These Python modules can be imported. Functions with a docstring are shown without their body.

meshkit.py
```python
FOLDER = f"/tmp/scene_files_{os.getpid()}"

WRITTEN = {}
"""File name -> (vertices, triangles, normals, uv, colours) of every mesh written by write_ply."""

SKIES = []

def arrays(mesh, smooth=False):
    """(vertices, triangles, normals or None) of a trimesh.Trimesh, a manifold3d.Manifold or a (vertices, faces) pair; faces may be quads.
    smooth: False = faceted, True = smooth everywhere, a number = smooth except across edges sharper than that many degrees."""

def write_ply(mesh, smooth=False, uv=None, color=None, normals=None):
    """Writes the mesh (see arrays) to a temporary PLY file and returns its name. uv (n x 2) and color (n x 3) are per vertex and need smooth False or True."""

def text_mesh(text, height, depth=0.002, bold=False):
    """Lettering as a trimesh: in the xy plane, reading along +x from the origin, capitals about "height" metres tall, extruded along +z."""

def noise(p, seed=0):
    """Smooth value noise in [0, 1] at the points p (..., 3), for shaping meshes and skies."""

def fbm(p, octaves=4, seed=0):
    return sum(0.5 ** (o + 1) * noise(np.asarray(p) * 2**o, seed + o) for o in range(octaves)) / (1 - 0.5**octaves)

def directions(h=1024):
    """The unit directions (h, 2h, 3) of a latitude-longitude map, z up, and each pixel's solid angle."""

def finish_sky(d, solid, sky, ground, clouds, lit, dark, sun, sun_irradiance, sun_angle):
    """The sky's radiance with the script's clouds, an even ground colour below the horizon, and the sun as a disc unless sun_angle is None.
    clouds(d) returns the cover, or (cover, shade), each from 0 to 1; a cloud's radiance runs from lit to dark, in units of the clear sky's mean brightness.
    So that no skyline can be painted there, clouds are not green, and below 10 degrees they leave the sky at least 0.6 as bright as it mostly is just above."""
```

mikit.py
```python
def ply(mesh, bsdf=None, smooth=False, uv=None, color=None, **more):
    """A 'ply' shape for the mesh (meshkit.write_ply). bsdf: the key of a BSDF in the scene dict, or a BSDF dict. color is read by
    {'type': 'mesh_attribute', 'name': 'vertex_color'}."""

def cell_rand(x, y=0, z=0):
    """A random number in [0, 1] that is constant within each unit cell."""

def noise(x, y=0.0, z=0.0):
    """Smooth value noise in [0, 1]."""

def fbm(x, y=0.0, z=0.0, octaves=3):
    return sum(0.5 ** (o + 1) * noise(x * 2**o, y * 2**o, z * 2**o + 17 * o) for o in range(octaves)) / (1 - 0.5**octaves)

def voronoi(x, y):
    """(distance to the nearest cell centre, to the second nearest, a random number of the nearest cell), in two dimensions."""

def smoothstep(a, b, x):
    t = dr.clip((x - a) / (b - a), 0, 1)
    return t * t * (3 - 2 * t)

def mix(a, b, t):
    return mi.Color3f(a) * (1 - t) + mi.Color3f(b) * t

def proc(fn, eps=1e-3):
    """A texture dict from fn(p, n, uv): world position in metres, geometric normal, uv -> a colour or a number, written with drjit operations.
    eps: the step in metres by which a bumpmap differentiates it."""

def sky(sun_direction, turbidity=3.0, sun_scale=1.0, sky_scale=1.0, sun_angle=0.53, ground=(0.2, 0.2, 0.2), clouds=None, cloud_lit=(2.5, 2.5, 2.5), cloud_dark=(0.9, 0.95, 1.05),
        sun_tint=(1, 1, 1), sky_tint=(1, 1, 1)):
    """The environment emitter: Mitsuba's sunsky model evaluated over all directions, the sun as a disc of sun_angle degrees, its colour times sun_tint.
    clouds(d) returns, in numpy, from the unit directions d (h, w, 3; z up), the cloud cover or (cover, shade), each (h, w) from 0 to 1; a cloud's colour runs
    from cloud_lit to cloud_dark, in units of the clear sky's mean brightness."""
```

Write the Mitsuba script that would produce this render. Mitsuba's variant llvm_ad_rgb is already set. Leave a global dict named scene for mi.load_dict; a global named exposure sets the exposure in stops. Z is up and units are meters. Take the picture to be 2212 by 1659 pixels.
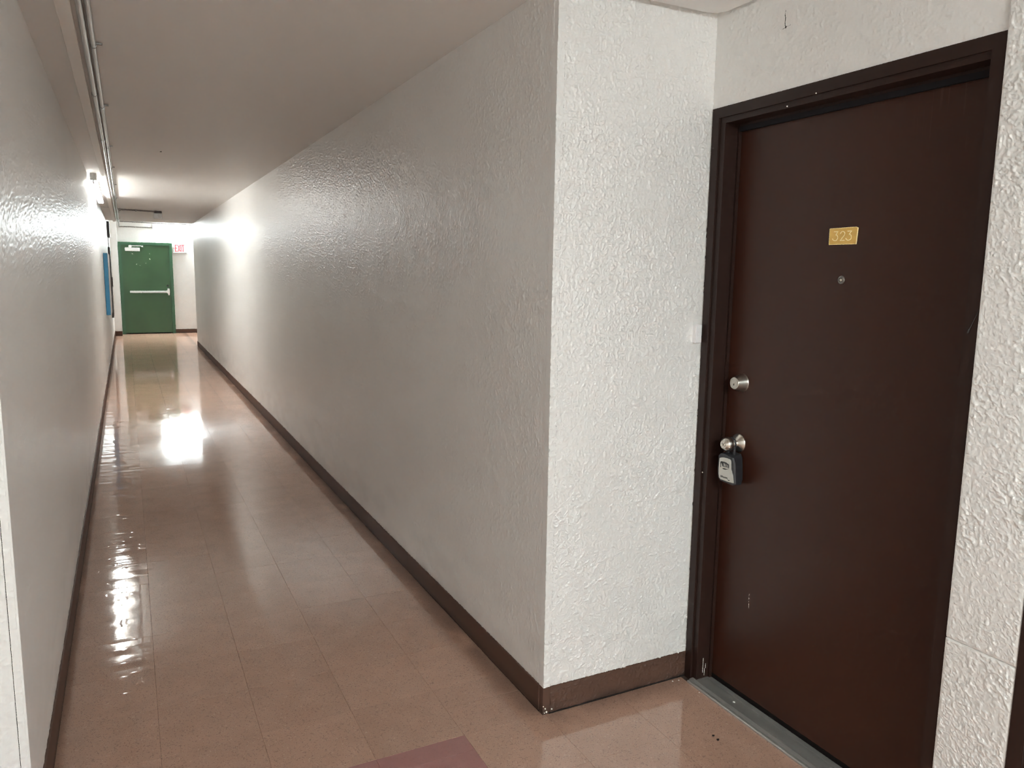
import math, random
import numpy as np, trimesh, drjit as dr, mitsuba as mi, mikit, meshkit
from shapely.geometry import Polygon, LineString, box as sbox
from shapely.ops import unary_union

T = mi.ScalarTransform4f
random.seed(7)
scene, labels = {}, {}

# ------------------------------------------------------------------ camera, light, exposure
F, YAW, PIT, ROLL, H = 1640.22, 0.4685, 0.1439, 0.0149, 1.5133
fw = np.array([math.sin(YAW) * math.cos(PIT), math.cos(YAW) * math.cos(PIT), -math.sin(PIT)])
rt = np.array([math.cos(YAW), -math.sin(YAW), 0.0])
up = np.cross(rt, fw)
upr = -rt * math.sin(ROLL) + up * math.cos(ROLL)
eye = np.array([0.0, 0.0, H])
scene['camera'] = {'type': 'perspective', 'fov': 2 * math.degrees(math.atan(1106 / F)), 'fov_axis': 'x', 'near_clip': 0.05, 'far_clip': 100.0,
                   'to_world': T().look_at(origin=eye.tolist(), target=(eye + fw).tolist(), up=upr.tolist())}
exposure = 1.88
TUBE = 20.0                                  # radiance of the corridor's fluorescent tubes
END_TUBE = 66.0
LOBBY = 79.0                                 # radiance of the lobby's ceiling lamp
WARM = (0.985, 1.01, 0.97)
COOL = (0.93, 1.04, 1.05)

# ------------------------------------------------------------------ room numbers (metres)
XL, XR, XD = -0.279, 1.216, 1.836            # left wall, right wall, wall of the brown door
YC, YCL = 2.127, 2.102                       # near corners of the right and of the left wall
YH, YP, YE = 16.35, 19.25, 19.773            # start of the cross hall, pier, end wall
ZC, ZH = 2.396, 2.66                         # ceiling of corridor and of the cross hall
XLL, YB = -0.90, -2.6                        # lobby's far left and back

# ------------------------------------------------------------------ materials
noise, fbm, smoothstep, mix, cell_rand = mikit.noise, mikit.fbm, mikit.smoothstep, mikit.mix, mikit.cell_rand
proc = mikit.proc


def rgb(c):
    return {'type': 'rgb', 'value': list(c)}


def mat(key, color, rough=0.5, metallic=0.0, spec=0.5, bump=None, bscale=1.0, **more):
    b = {'type': 'principled', 'base_color': color if isinstance(color, dict) else rgb(color), 'roughness': rough, 'metallic': metallic, **more}
    if metallic < 0.5:
        b['specular'] = spec
    if bump is not None:
        b = {'type': 'bumpmap', 'arbitrary': bump, 'scale': bscale, 'bsdf': b}
    scene[key] = {'type': 'twosided', 'bsdf': b}


def knock_height(p, n, uv):                  # sprayed and painted plaster: short worm-like ridges and dabs
    wx = noise(p.x * 46, p.y * 46, p.z * 46) * 1.5
    a = noise(p.x * 92 + wx, p.y * 92 - wx, p.z * 78 + wx)
    ridge = smoothstep(0.10, 0.0, dr.abs(a - 0.52))
    dab = smoothstep(0.66, 0.80, noise(p.x * 60 + 9, p.y * 60 + 3, p.z * 60))
    lots = 0.35 + 0.65 * smoothstep(0.30, 0.65, noise(p.x * 7 + 4, p.y * 7, p.z * 7))
    fine = noise(p.x * 240, p.y * 240, p.z * 240)
    return (ridge * 0.55 + dab * 0.75) * lots + fine * 0.16


def plaster_color(p, n, uv):
    t = fbm(p.x * 1.7, p.y * 1.7, p.z * 1.7, 3)
    low = smoothstep(0.55, 0.05, p.z) * smoothstep(0.35, 0.75, fbm(p.x * 5 + 3, p.y * 5, p.z * 9, 3)) * 0.10
    return mix((0.715, 0.703, 0.682), (0.765, 0.755, 0.736), t) * (1 - low)


def relief_shade_color(p, n, uv):                   # the same paint, relief shading put into the colour: hollows darker, ridges lighter
    k = knock_height(p, n, uv)
    return plaster_color(p, n, uv) * (0.965 + 0.075 * dr.clip(k, 0, 1))


mat('m_plaster', proc(relief_shade_color), 0.44, spec=0.5, bump=proc(knock_height, 0.0012), bscale=0.0026)
mat('m_plaster_near', proc(plaster_color), 0.44, spec=0.5)
mat('m_plaster_right', proc(plaster_color), 0.38, spec=0.5)
mat('m_plaster_plain', (0.74, 0.728, 0.708), 0.44, spec=0.5)


def stipple(p, n, uv):
    return noise(p.x * 120, p.y * 120, p.z * 120) + 0.5 * noise(p.x * 260 + 5, p.y * 260, p.z * 260)


mat('m_ceiling', (0.73, 0.715, 0.69), 0.5, spec=0.3, bump=proc(stipple, 0.0015), bscale=0.0007)
mat('m_white_paint', (0.74, 0.725, 0.69), 0.42)
mat('m_board', (0.77, 0.745, 0.705), 0.5, spec=0.3)
mat('m_panel', (0.74, 0.735, 0.72), 0.55, spec=0.3)


def speckle(p):
    a = noise(p.x * 330, p.y * 330, 3.1)
    b = noise(p.x * 210 + 40, p.y * 210, 7.7)
    return smoothstep(0.70, 0.86, a), smoothstep(0.74, 0.88, b)


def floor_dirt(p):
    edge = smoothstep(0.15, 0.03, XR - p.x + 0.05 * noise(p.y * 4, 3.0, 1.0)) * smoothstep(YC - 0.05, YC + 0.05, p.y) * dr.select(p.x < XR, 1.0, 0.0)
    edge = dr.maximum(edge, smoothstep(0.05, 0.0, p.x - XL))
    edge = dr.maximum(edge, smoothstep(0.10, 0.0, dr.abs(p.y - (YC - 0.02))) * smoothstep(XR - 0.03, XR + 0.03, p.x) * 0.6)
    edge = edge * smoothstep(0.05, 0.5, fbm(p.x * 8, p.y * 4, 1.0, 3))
    scuff = smoothstep(0.66, 0.85, fbm(p.x * 9 + 2, p.y * 9, 5.0, 3)) * 0.08
    return dr.clip(edge * 0.55 + scuff, 0, 1)


def tile_color(p, n, uv):
    d, l = speckle(p)
    cx, cy = dr.floor((p.x - 0.0215) / 0.3005), dr.floor((p.y - 2.135) / 0.2973)
    tone = 0.95 + 0.10 * cell_rand(cx, cy, 3)
    mottle = fbm(p.x * 14, p.y * 14, 2.0, 3)
    c = mix((0.375, 0.226, 0.165), (0.435, 0.272, 0.204), mottle) * tone
    c = mix(c, (0.20, 0.115, 0.085), d * 0.55)
    c = mix(c, (0.52, 0.38, 0.31), l * 0.5)
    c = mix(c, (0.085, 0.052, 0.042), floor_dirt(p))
    jx = dr.abs((p.x - 0.0215) / 0.3005 - dr.round((p.x - 0.0215) / 0.3005)) * 0.3005
    jy = dr.abs((p.y - 2.135) / 0.2973 - dr.round((p.y - 2.135) / 0.2973)) * 0.2973
    far = smoothstep(0.0022, 0.0010, dr.minimum(jx, jy)) * dr.select(p.y > 9.2, 1.0, 0.0)
    return mix(c, (0.09, 0.055, 0.045), far * 0.7)


def pink_color(p, n, uv):
    d, l = speckle(p)
    c = mix((0.30, 0.145, 0.135), (0.335, 0.168, 0.155), fbm(p.x * 14, p.y * 14, 2.0, 3))
    c = mix(c, (0.20, 0.10, 0.09), d * 0.18)
    return mix(c, (0.10, 0.05, 0.045), floor_dirt(p) * 0.8)


def wax_height(p, n, uv):                    # the waxed sheet flooring is slightly rippled across the corridor
    rip = noise(p.x * 3.2, p.y * 30 + p.x * 2.5, 0.3)
    rip2 = noise(p.x * 9 + 7, p.y * 70, 4.0)
    lump = smoothstep(0.76, 0.92, noise(p.x * 24, p.y * 34, 9.0))
    lots = 0.25 + 0.75 * noise(p.x * 1.5, p.y * 1.1, 2.0)
    left = 1 + 1.8 * smoothstep(0.06, -0.02, p.x)
    cross = noise(p.x * 9, p.y * 16, 6.0) * smoothstep(0.06, -0.02, p.x)
    return (rip * 0.55 + rip2 * 0.2 + lump * 0.35) * lots * left + cross * 2.4


def wax_rough(p, n, uv):
    return 0.035 + 0.045 * fbm(p.x * 4, p.y * 2.5, 8.0, 3)


mat('m_tile', proc(tile_color), proc(wax_rough), spec=0.8, bump=proc(wax_height, 0.002), bscale=0.00048)
mat('m_tile_pink', proc(pink_color), proc(wax_rough), spec=0.5, bump=proc(wax_height, 0.002), bscale=0.0003)
mat('m_grout', (0.055, 0.035, 0.028), 0.8)


def base_color(p, n, uv):
    t = fbm(p.x * 6, p.y * 3, p.z * 22, 3)
    grime = smoothstep(0.045, 0.0, p.z) * smoothstep(0.25, 0.6, fbm(p.x * 12 + 5, p.y * 6, p.z * 30, 3))
    return mix(mix((0.066, 0.034, 0.024), (0.086, 0.046, 0.033), t), (0.03, 0.02, 0.016), grime * 0.85)


mat('m_base', proc(base_color), 0.55, spec=0.16, bump=proc(lambda p, n, uv: noise(p.x * 9, p.y * 9, p.z * 30), 0.002), bscale=0.001)
mat('m_base_rough', proc(base_color), 0.48, spec=0.25, bump=proc(knock_height, 0.0012), bscale=0.0014)
mat('m_base_smooth', proc(base_color), 0.45, spec=0.3)
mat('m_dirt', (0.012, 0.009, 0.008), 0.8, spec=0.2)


def brown_color(p, n, uv):
    t = fbm(p.y * 5, p.z * 0.9, 2.0, 4)
    streak = smoothstep(0.62, 0.85, noise(p.y * 230, p.z * 9 - p.y * 6, p.x * 3)) * smoothstep(1.80, 1.92, p.z) * smoothstep(1.45, 1.30, p.y) * 0.22
    return mix(mix((0.0235, 0.0066, 0.0030), (0.030, 0.0088, 0.0043), t), (0.075, 0.042, 0.034), streak)


def brown_bump(p, n, uv):
    return noise(p.y * 170, p.z * 22, p.x * 90) * 0.6 + noise(p.y * 330, p.z * 330, 1.0) * 0.25


mat('m_door_brown', proc(brown_color), 0.42, spec=0.30, bump=proc(brown_bump, 0.0012), bscale=0.00025)
mat('m_frame_brown', (0.017, 0.0075, 0.0055), 0.44, spec=0.22, bump=proc(lambda p, n, uv: noise(p.x * 60, p.y * 60, p.z * 14), 0.002), bscale=0.0004)
mat('m_head_shade', (0.0085, 0.0075, 0.009), 0.7, spec=0.15)  # near black, for the painted shadow band under the door head
mat('m_gap', (0.004, 0.003, 0.003), 0.9, spec=0.1)


def alu_color(p, n, uv):
    return mix((0.40, 0.395, 0.375), (0.55, 0.545, 0.52), fbm(p.x * 60, p.y * 7, 1.0, 3))


mat('m_aluminium', proc(alu_color), 0.42, metallic=0.75)
mat('m_nickel', (0.62, 0.585, 0.53), 0.22, metallic=1.0)
mat('m_nickel_brushed', (0.56, 0.525, 0.475), 0.30, metallic=1.0)
mat('m_steel', (0.52, 0.525, 0.52), 0.27, metallic=1.0)
mat('m_galv_dark', (0.20, 0.19, 0.18), 0.4, metallic=0.9)
mat('m_black', (0.012, 0.012, 0.013), 0.45)
mat('m_rubber', (0.016, 0.016, 0.019), 0.5)
mat('m_lock_face', (0.50, 0.49, 0.455), 0.4, metallic=0.2)
mat('m_white_plastic', (0.78, 0.78, 0.79), 0.35)
mat('m_brass_plate', proc(lambda p, n, uv: mix((0.60, 0.355, 0.075), (0.70, 0.45, 0.12), fbm(p.y * 40, p.z * 90, 1.0, 3))), 0.33, metallic=0.15)
mat('m_brass_light', (0.90, 0.74, 0.40), 0.4)


def green_color(p, n, uv):
    return mix((0.021, 0.060, 0.023), (0.029, 0.078, 0.029), fbm(p.x * 4, p.z * 3, 1.0, 3))


mat('m_green', proc(green_color), 0.38)
mat('m_green_frame', (0.024, 0.085, 0.040), 0.35)
mat('m_bar_grey', (0.56, 0.58, 0.57), 0.38)
mat('m_closer', (0.72, 0.73, 0.72), 0.4)
mat('m_red', (0.80, 0.045, 0.075), 0.5)
mat('m_blue', (0.032, 0.23, 0.42), 0.45)
mat('m_darkbrown', (0.030, 0.016, 0.014), 0.45)
mat('m_fixture', (0.62, 0.61, 0.585), 0.4)
mat('m_chip', (0.86, 0.84, 0.80), 0.7)
mat('m_tube_off', (0.9, 0.9, 0.88), 0.3)


# ------------------------------------------------------------------ helpers
def entry(key, mesh, m, smooth=False, **more):
    scene[key] = mikit.ply(mesh, m, smooth=smooth, **more)
    return key


def tag(key, label=None, cat=None, group=None, kind=None):
    d = {}
    for k, v in (('label', label), ('category', cat), ('group', group), ('kind', kind)):
        if v:
            d[k] = v
    labels[key] = d


def numbered(base):
    taken = lambda k: k in scene or k in labels or any(s.startswith(k + '__') for s in scene)
    if not taken(base):
        return base
    i = 1
    while taken(f'{base}_{i:03d}'):
        i += 1
    return f'{base}_{i:03d}'


def part(parent, name, mesh, m, smooth=False, label=None, **more):
    key = numbered(f'{parent}__{name}')
    entry(key, mesh, m, smooth, **more)
    if label:
        labels[key] = {'label': label}
    return key


def bx(x0, x1, y0, y1, z0, z1):
    return trimesh.creation.box(bounds=[[min(x0, x1), min(y0, y1), min(z0, z1)], [max(x0, x1), max(y0, y1), max(z0, z1)]])


def cbx(x0, x1, y0, y1, z0, z1, c=0.003):
    lo, hi = np.minimum([x0, y0, z0], [x1, y1, z1]), np.maximum([x0, y0, z0], [x1, y1, z1])
    c = min(c, *(0.45 * (hi - lo)))
    pts = []
    for a in range(3):
        for s in np.ndindex(2, 2, 2):
            q = np.where(np.array(s) == 0, lo, hi).astype(float)
            for b in range(3):
                if b != a:
                    q[b] += c if s[b] == 0 else -c
            pts.append(q)
    return trimesh.convex.convex_hull(np.array(pts))


def frame_of(kind, o):
    """4x4 matrices of wall faces: x right, y up, z out of the wall towards the viewer. kind: 'door' faces -x, 'end' faces -y, 'left' faces +x."""
    R = {'door': [[0, 0, -1], [-1, 0, 0], [0, 1, 0]], 'end': [[1, 0, 0], [0, 0, -1], [0, 1, 0]], 'left': [[0, 0, 1], [1, 0, 0], [0, 1, 0]]}[kind]
    M = np.eye(4)
    M[:3, :3] = R
    M[:3, 3] = o
    return M


def put(mesh, M):
    mesh = mesh.copy()
    mesh.apply_transform(M)
    return mesh


def extrude(poly, h, z0=0.0):
    geoms = getattr(poly, 'geoms', [poly])
    ms = [trimesh.creation.extrude_polygon(g, h, engine='earcut') for g in geoms]
    m = trimesh.util.concatenate(ms)
    m.apply_translation([0, 0, z0])
    return m


def lathe(profile, n=40):
    return trimesh.creation.revolve(np.array(profile, float), sections=n)


def rod(p0, p1, r, n=16):
    return trimesh.creation.cylinder(radius=r, segment=[p0, p1], sections=n)


def pipe(points, r, n=14):
    ms = [rod(a, b, r, n) for a, b in zip(points[:-1], points[1:])]
    for q in points[1:-1]:
        s = trimesh.creation.icosphere(2, r)
        s.apply_translation(q)
        ms.append(s)
    return trimesh.util.concatenate(ms)


def strokes(lines, w):
    return unary_union([LineString(l).buffer(w / 2, quad_segs=4, cap_style='round') for l in lines])


def struct(key, mesh, m, label, cat, smooth=False):
    entry(key, mesh, m, smooth)
    tag(key, label, cat, kind='structure')


# ------------------------------------------------------------------ plaster relief as geometry (near walls)
def relief(u, v, seed):
    """Height (0..1) of the sprayed plaster at wall coordinates u, v in metres."""
    P = lambda f, g, o: np.stack([u * f + o, v * g + 1.7 * o, np.full_like(u, 0.37 + seed)], -1)
    wx = meshkit.noise(P(70, 70, 0), seed) * 1.5
    q = P(128, 128, 3)
    q[..., 0] += wx
    q[..., 1] -= wx
    ridge = np.clip(1 - np.abs(meshkit.noise(q, seed + 1) - 0.52) / 0.13, 0, 1)
    ridge = ridge * ridge * (3 - 2 * ridge)
    d = np.clip((meshkit.noise(P(105, 105, 9), seed + 2) - 0.54) / 0.20, 0, 1)
    dab = d * d * (3 - 2 * d)
    m = np.clip((meshkit.noise(P(7, 7, 4), seed + 3) - 0.25) / 0.4, 0, 1)
    return (ridge * 0.6 + dab * 0.8) * (0.55 + 0.45 * m) + 0.18 * meshkit.noise(P(210, 210, 5), seed + 4)


def sheet(us, vs, place, amp, seed, fade=0.0, flip=False, freq=1.0):
    """A displaced grid; place(u, v, h) -> points."""
    U, V = np.meshgrid(us, vs, indexing='ij')
    fq = freq(us) if callable(freq) else np.full(len(us), float(freq))
    up_ = us[0] + np.concatenate([[0], np.cumsum(np.diff(us) * (fq[1:] + fq[:-1]) / 2)])
    h = relief(up_[:, None] + 0 * V, fq[:, None] * V, seed) * amp + 0.0002
    if fade:
        e = np.minimum(np.minimum(U - us[0], us[-1] - U), np.minimum(V - vs[0], vs[-1] - V))
        h = h * np.clip(e / fade, 0, 1)
    pts = place(U, V, h).reshape(-1, 3)
    n, m = len(us), len(vs)
    i = (np.arange(n - 1)[:, None] * m + np.arange(m - 1)[None]).ravel()
    f = np.concatenate([np.stack([i, i + m, i + m + 1], 1), np.stack([i, i + m + 1, i + 1], 1)])
    m_ = trimesh.Trimesh(pts, f, process=False)
    if m_.face_normals[:50].mean(0)[0 if np.ptp(pts[:, 0]) < np.ptp(pts[:, 1]) else 1] > 0:     # sheets face -x or -y unless told otherwise
        m_.invert()
    if flip:
        m_.invert()
    # close it towards the wall, with corners of its own so that the shading of the front stays clean
    B = place(U, V, np.full_like(U, -0.0008))
    A = pts.reshape(n, m, 3)
    ring_ = [(i, 0) for i in range(n)] + [(n - 1, j) for j in range(1, m)] + [(i, m - 1) for i in range(n - 2, -1, -1)] + [(0, j) for j in range(m - 2, 0, -1)]
    a_, b_ = np.array([A[i, j] for i, j in ring_]), np.array([B[i, j] for i, j in ring_])
    c_ = b_.mean(0)
    k = np.arange(len(ring_))
    q = (k + 1) % len(ring_)
    N_ = len(ring_)
    sk = trimesh.Trimesh(np.vstack([a_, b_, [c_]]), np.vstack([np.stack([k, k + N_, q + N_], 1), np.stack([k, q + N_, q], 1), np.stack([k + N_, k * 0 + 2 * N_, q + N_], 1)]), process=False)
    if (m_.face_normals[:400].mean(0) @ (sk.face_normals[-1])) > 0:
        sk.invert()
    return trimesh.util.concatenate([m_, sk])


# ------------------------------------------------------------------ shell
struct('wall_right', bx(XR, 3.6, YC, YH, 0, ZC), 'm_plaster_plain', 'long white textured corridor wall on the right, ending in the corner beside the brown door', 'wall')
struct('wall_left', bx(-1.1, XL, YCL, YP, 0, ZC), 'm_plaster_plain', 'long white textured corridor wall on the left, seen at a grazing angle', 'wall')
struct('wall_end', bx(-1.1, 3.7, YE, YE + 0.12, 0, ZH), 'm_plaster', 'bright white wall closing the corridor, around the green exit door', 'wall')
struct('wall_pier', bx(XL, -0.135, YP, YE, 0, ZH), 'm_plaster', 'narrow white pier in the far left corner beside the green door', 'wall')
struct('wall_hall', bx(3.6, 3.7, YC, YE, 0, ZH), 'm_plaster_plain', 'white wall of the side hall behind the right corridor wall', 'wall')
struct('wall_lobby_left', bx(XLL - 0.1, XLL, YB, YCL, 0, ZC), 'm_plaster_plain', 'white wall on the left of the near lobby', 'wall')
struct('wall_lobby_back', bx(XLL - 0.1, 1.95, YB - 0.1, YB, 0, ZC), 'm_plaster_plain', 'white wall behind the near lobby', 'wall')
struct('ceiling', trimesh.util.concatenate([bx(XLL - 0.1, 1.95, YB - 0.1, YC, ZC, ZH + 0.1), bx(-1.1, 3.7, YC, YH, ZC, ZH + 0.1), bx(-1.1, XL, YH, YP, ZC, ZH + 0.1)]),
       'm_ceiling', 'flat off-white ceiling over the corridor', 'ceiling')
struct('ceiling_hall', bx(XL - 0.01, 3.7, YH, YE + 0.1, ZH, ZH + 0.1), 'm_ceiling', 'higher off-white ceiling over the far cross hall', 'ceiling')

# wall of the brown door: openings for this door and for the next one, the pier between them in blocks
D1 = dict(y0=1.133, y1=2.121, z=2.083)       # outer edges of the brown door's frame
D2 = dict(y0=-0.04, y1=0.955, z=2.083, front=0.0100)
g = sbox(YB, 0, YC, ZC) - sbox(D1['y0'], -1, D1['y1'], D1['z']) - sbox(D2['y0'], -1, D2['y1'], D2['z'])
M = np.eye(4)
M[:3, :3] = [[0, 0, 1], [1, 0, 0], [0, 1, 0]]
M[:3, 3] = [XD, 0, 0]
struct('wall_door', put(extrude(g, 0.115), M), 'm_plaster', 'white painted block wall holding the brown door', 'wall')
BLK = []
zz = [0.0, 0.611, ZC - 0.001]
for a, b in zip(zz[:-1], zz[1:]):
    j = random.uniform(-0.0012, 0.0012)
    part('wall_door', 'block', cbx(XD - 0.008 + j * 0.6, XD + 0.03, D2['y1'] + 0.0002, D1['y0'] - 0.0005 + j, a + 0.0003, b - 0.0003, 0.0028), 'm_plaster')
    x_ = XD - 0.008 + j * 0.6
    BLK.append((x_, a, b, j))
for k, (x_, a, b, j) in enumerate(BLK):
    key = 'wall_door__block' + (f'_{k:03d}' if k else '')
    part(key, 'paint', sheet(np.linspace(D2['y1'] + 0.003, D1['y0'] - 0.0025 + j, 84), np.linspace(a + 0.0022, b - 0.0022, max(4, int((b - a) / 0.0021))), lambda U, V, h: np.stack([x_ + 0.0001 - h, U, V], -1), 0.0026, 20 + k, 0.005, freq=1.3), 'm_plaster_near', True)


def graded(y0, y1, k, lo, hi):
    out = [y0]
    while out[-1] < y1:
        out.append(out[-1] + min(max(k * out[-1] ** 2, lo), hi))
    out[-1] = y1
    return np.array(out)


part('wall_right', 'plaster', sheet(graded(YC + 0.0245, YH, 0.00058, 0.0022, 0.030), np.arange(0.095, ZC + 0.003, 0.0045), lambda U, V, h: np.stack([XR - h, U, V], -1), 0.0023, 1, freq=lambda y: np.clip(1.25 + 0.35 * (y - 2.6), 1.25, 3.4)), 'm_plaster_right', True)
part('wall_left', 'plaster', sheet(graded(YCL, YP, 0.0024, 0.008, 0.050), np.arange(0.12, ZC + 0.003, 0.0045), lambda U, V, h: np.stack([XL + h, U, V], -1), 0.0016, 11, flip=True, freq=lambda y: np.clip(1.5 + 0.8 * (y - 2.5), 1.5, 3.4)), 'm_plaster_right', True)
part('wall_right', 'plaster', sheet(np.arange(XR + 0.0245, XD + 0.001, 0.0021), np.arange(0.0985, ZC, 0.0021), lambda U, V, h: np.stack([U, YC - h, V], -1), 0.0031, 2), 'm_plaster_near', True)
part('wall_right', 'plaster', sheet(np.arange(XR - 0.002, XR + 0.0245, 0.0026), np.arange(0.10, 2.2185, 0.0026), lambda U, V, h: np.stack([U, YC - 0.0027 - h, V], -1), 0.0026, 6), 'm_plaster_near', True)
part('wall_right', 'plaster', sheet(np.arange(XR, XR + 0.0265, 0.0026), np.arange(2.218, ZC, 0.0026), lambda U, V, h: np.stack([U, YC - h, V], -1), 0.0020, 7), 'm_plaster_near', True)
part('wall_left', 'plaster', sheet(np.arange(XL - 0.18, XL - 0.018, 0.003), np.arange(0.09, ZC, 0.003), lambda U, V, h: np.stack([U, YCL - h, V], -1), 0.0025, 3), 'm_plaster_near', True)
part('wall_left', 'plaster', sheet(np.arange(XL - 0.0175, XL, 0.003), np.arange(0.09, ZC, 0.003), lambda U, V, h: np.stack([U, YCL - 0.0027 - h, V], -1), 0.0020, 8), 'm_plaster_near', True)
part('wall_door', 'plaster', sheet(np.arange(D1['y0'] + 0.001, YC, 0.003), np.arange(D1['z'] - 0.002, ZC, 0.003), lambda U, V, h: np.stack([XD - h, U, V], -1), 0.0016, 4), 'm_plaster_near', True)
cr = [LineString([(1.818, 2.318), (1.8195, 2.306), (1.817, 2.296), (1.8185, 2.284), (1.815, 2.268)]).buffer(0.0008), LineString([(1.815, 2.268), (1.812, 2.271)]).buffer(0.0018),
      LineString([(1.830, 2.2662), (1.812, 2.2695), (1.795, 2.2715)]).buffer(0.00028)]
part('wall_door', 'crack', put(extrude(unary_union(cr), 0.0005), frame_of('left', [0, 0, 0])) if False else put(extrude(unary_union(cr), 0.0006), np.array([[0, 0, 1, XD - 0.0016], [1, 0, 0, 0], [0, 1, 0, 0], [0, 0, 0, 1.0]])), 'm_dirt')
# behind the doors
struct('wall_door_back', bx(1.99, 2.02, YB, YC, 0, ZC), 'm_darkbrown', 'closing wall behind the doors', 'wall')

# ------------------------------------------------------------------ floor
struct('floor', bx(-1.2, 3.7, YB - 0.1, YE + 0.1, -0.06, -0.003), 'm_grout', 'floor of speckled salmon-brown square tiles', 'floor')
TX, TY, PX, PY = 0.0215, 2.135, 0.3005, 0.2973
YFAR = TY + PY * 24


def tile_mesh(w, d):
    g_, c = 0.00025, 0.0005
    lo = [(g_, g_), (w - g_, g_), (w - g_, d - g_), (g_, d - g_)]
    hi = [(g_ + c, g_ + c), (w - g_ - c, g_ + c), (w - g_ - c, d - g_ - c), (g_ + c, d - g_ - c)]
    v = [(x, y, -0.003) for x, y in lo] + [(x, y, -0.0006) for x, y in lo] + [(x, y, 0.0) for x, y in hi]
    f = []
    for k in range(4):
        n_ = (k + 1) % 4
        f += [(k, n_, 4 + n_), (k, 4 + n_, 4 + k), (4 + k, 4 + n_, 8 + n_), (4 + k, 8 + n_, 8 + k)]
    f += [(8, 9, 10), (8, 10, 11)]
    return trimesh.Trimesh(np.array(v, float), np.array(f), process=False)


tile_ply = {}


def add_tile(x0, x1, y0, y1, m='m_tile'):
    k = (round(x1 - x0, 4), round(y1 - y0, 4), m)
    if k not in tile_ply:
        tile_ply[k] = mikit.ply(tile_mesh(x1 - x0, y1 - y0), m)
    rr = random.Random(int(x0 * 1000) * 7919 + int(y0 * 1000))
    ax, ay = rr.uniform(-0.06, 0.06), rr.uniform(-0.06, 0.06)
    scene[numbered_fast('floor__tile')] = {**tile_ply[k], 'to_world': T().translate([x0, y0, rr.uniform(-0.0003, 0.0)]).rotate([1, 0, 0], ay).rotate([0, 1, 0], ax)}


counts = {}


def numbered_fast(base):
    n_ = counts.get(base, 0)
    counts[base] = n_ + 1
    return base if n_ == 0 else f'{base}_{n_:03d}'


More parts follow.
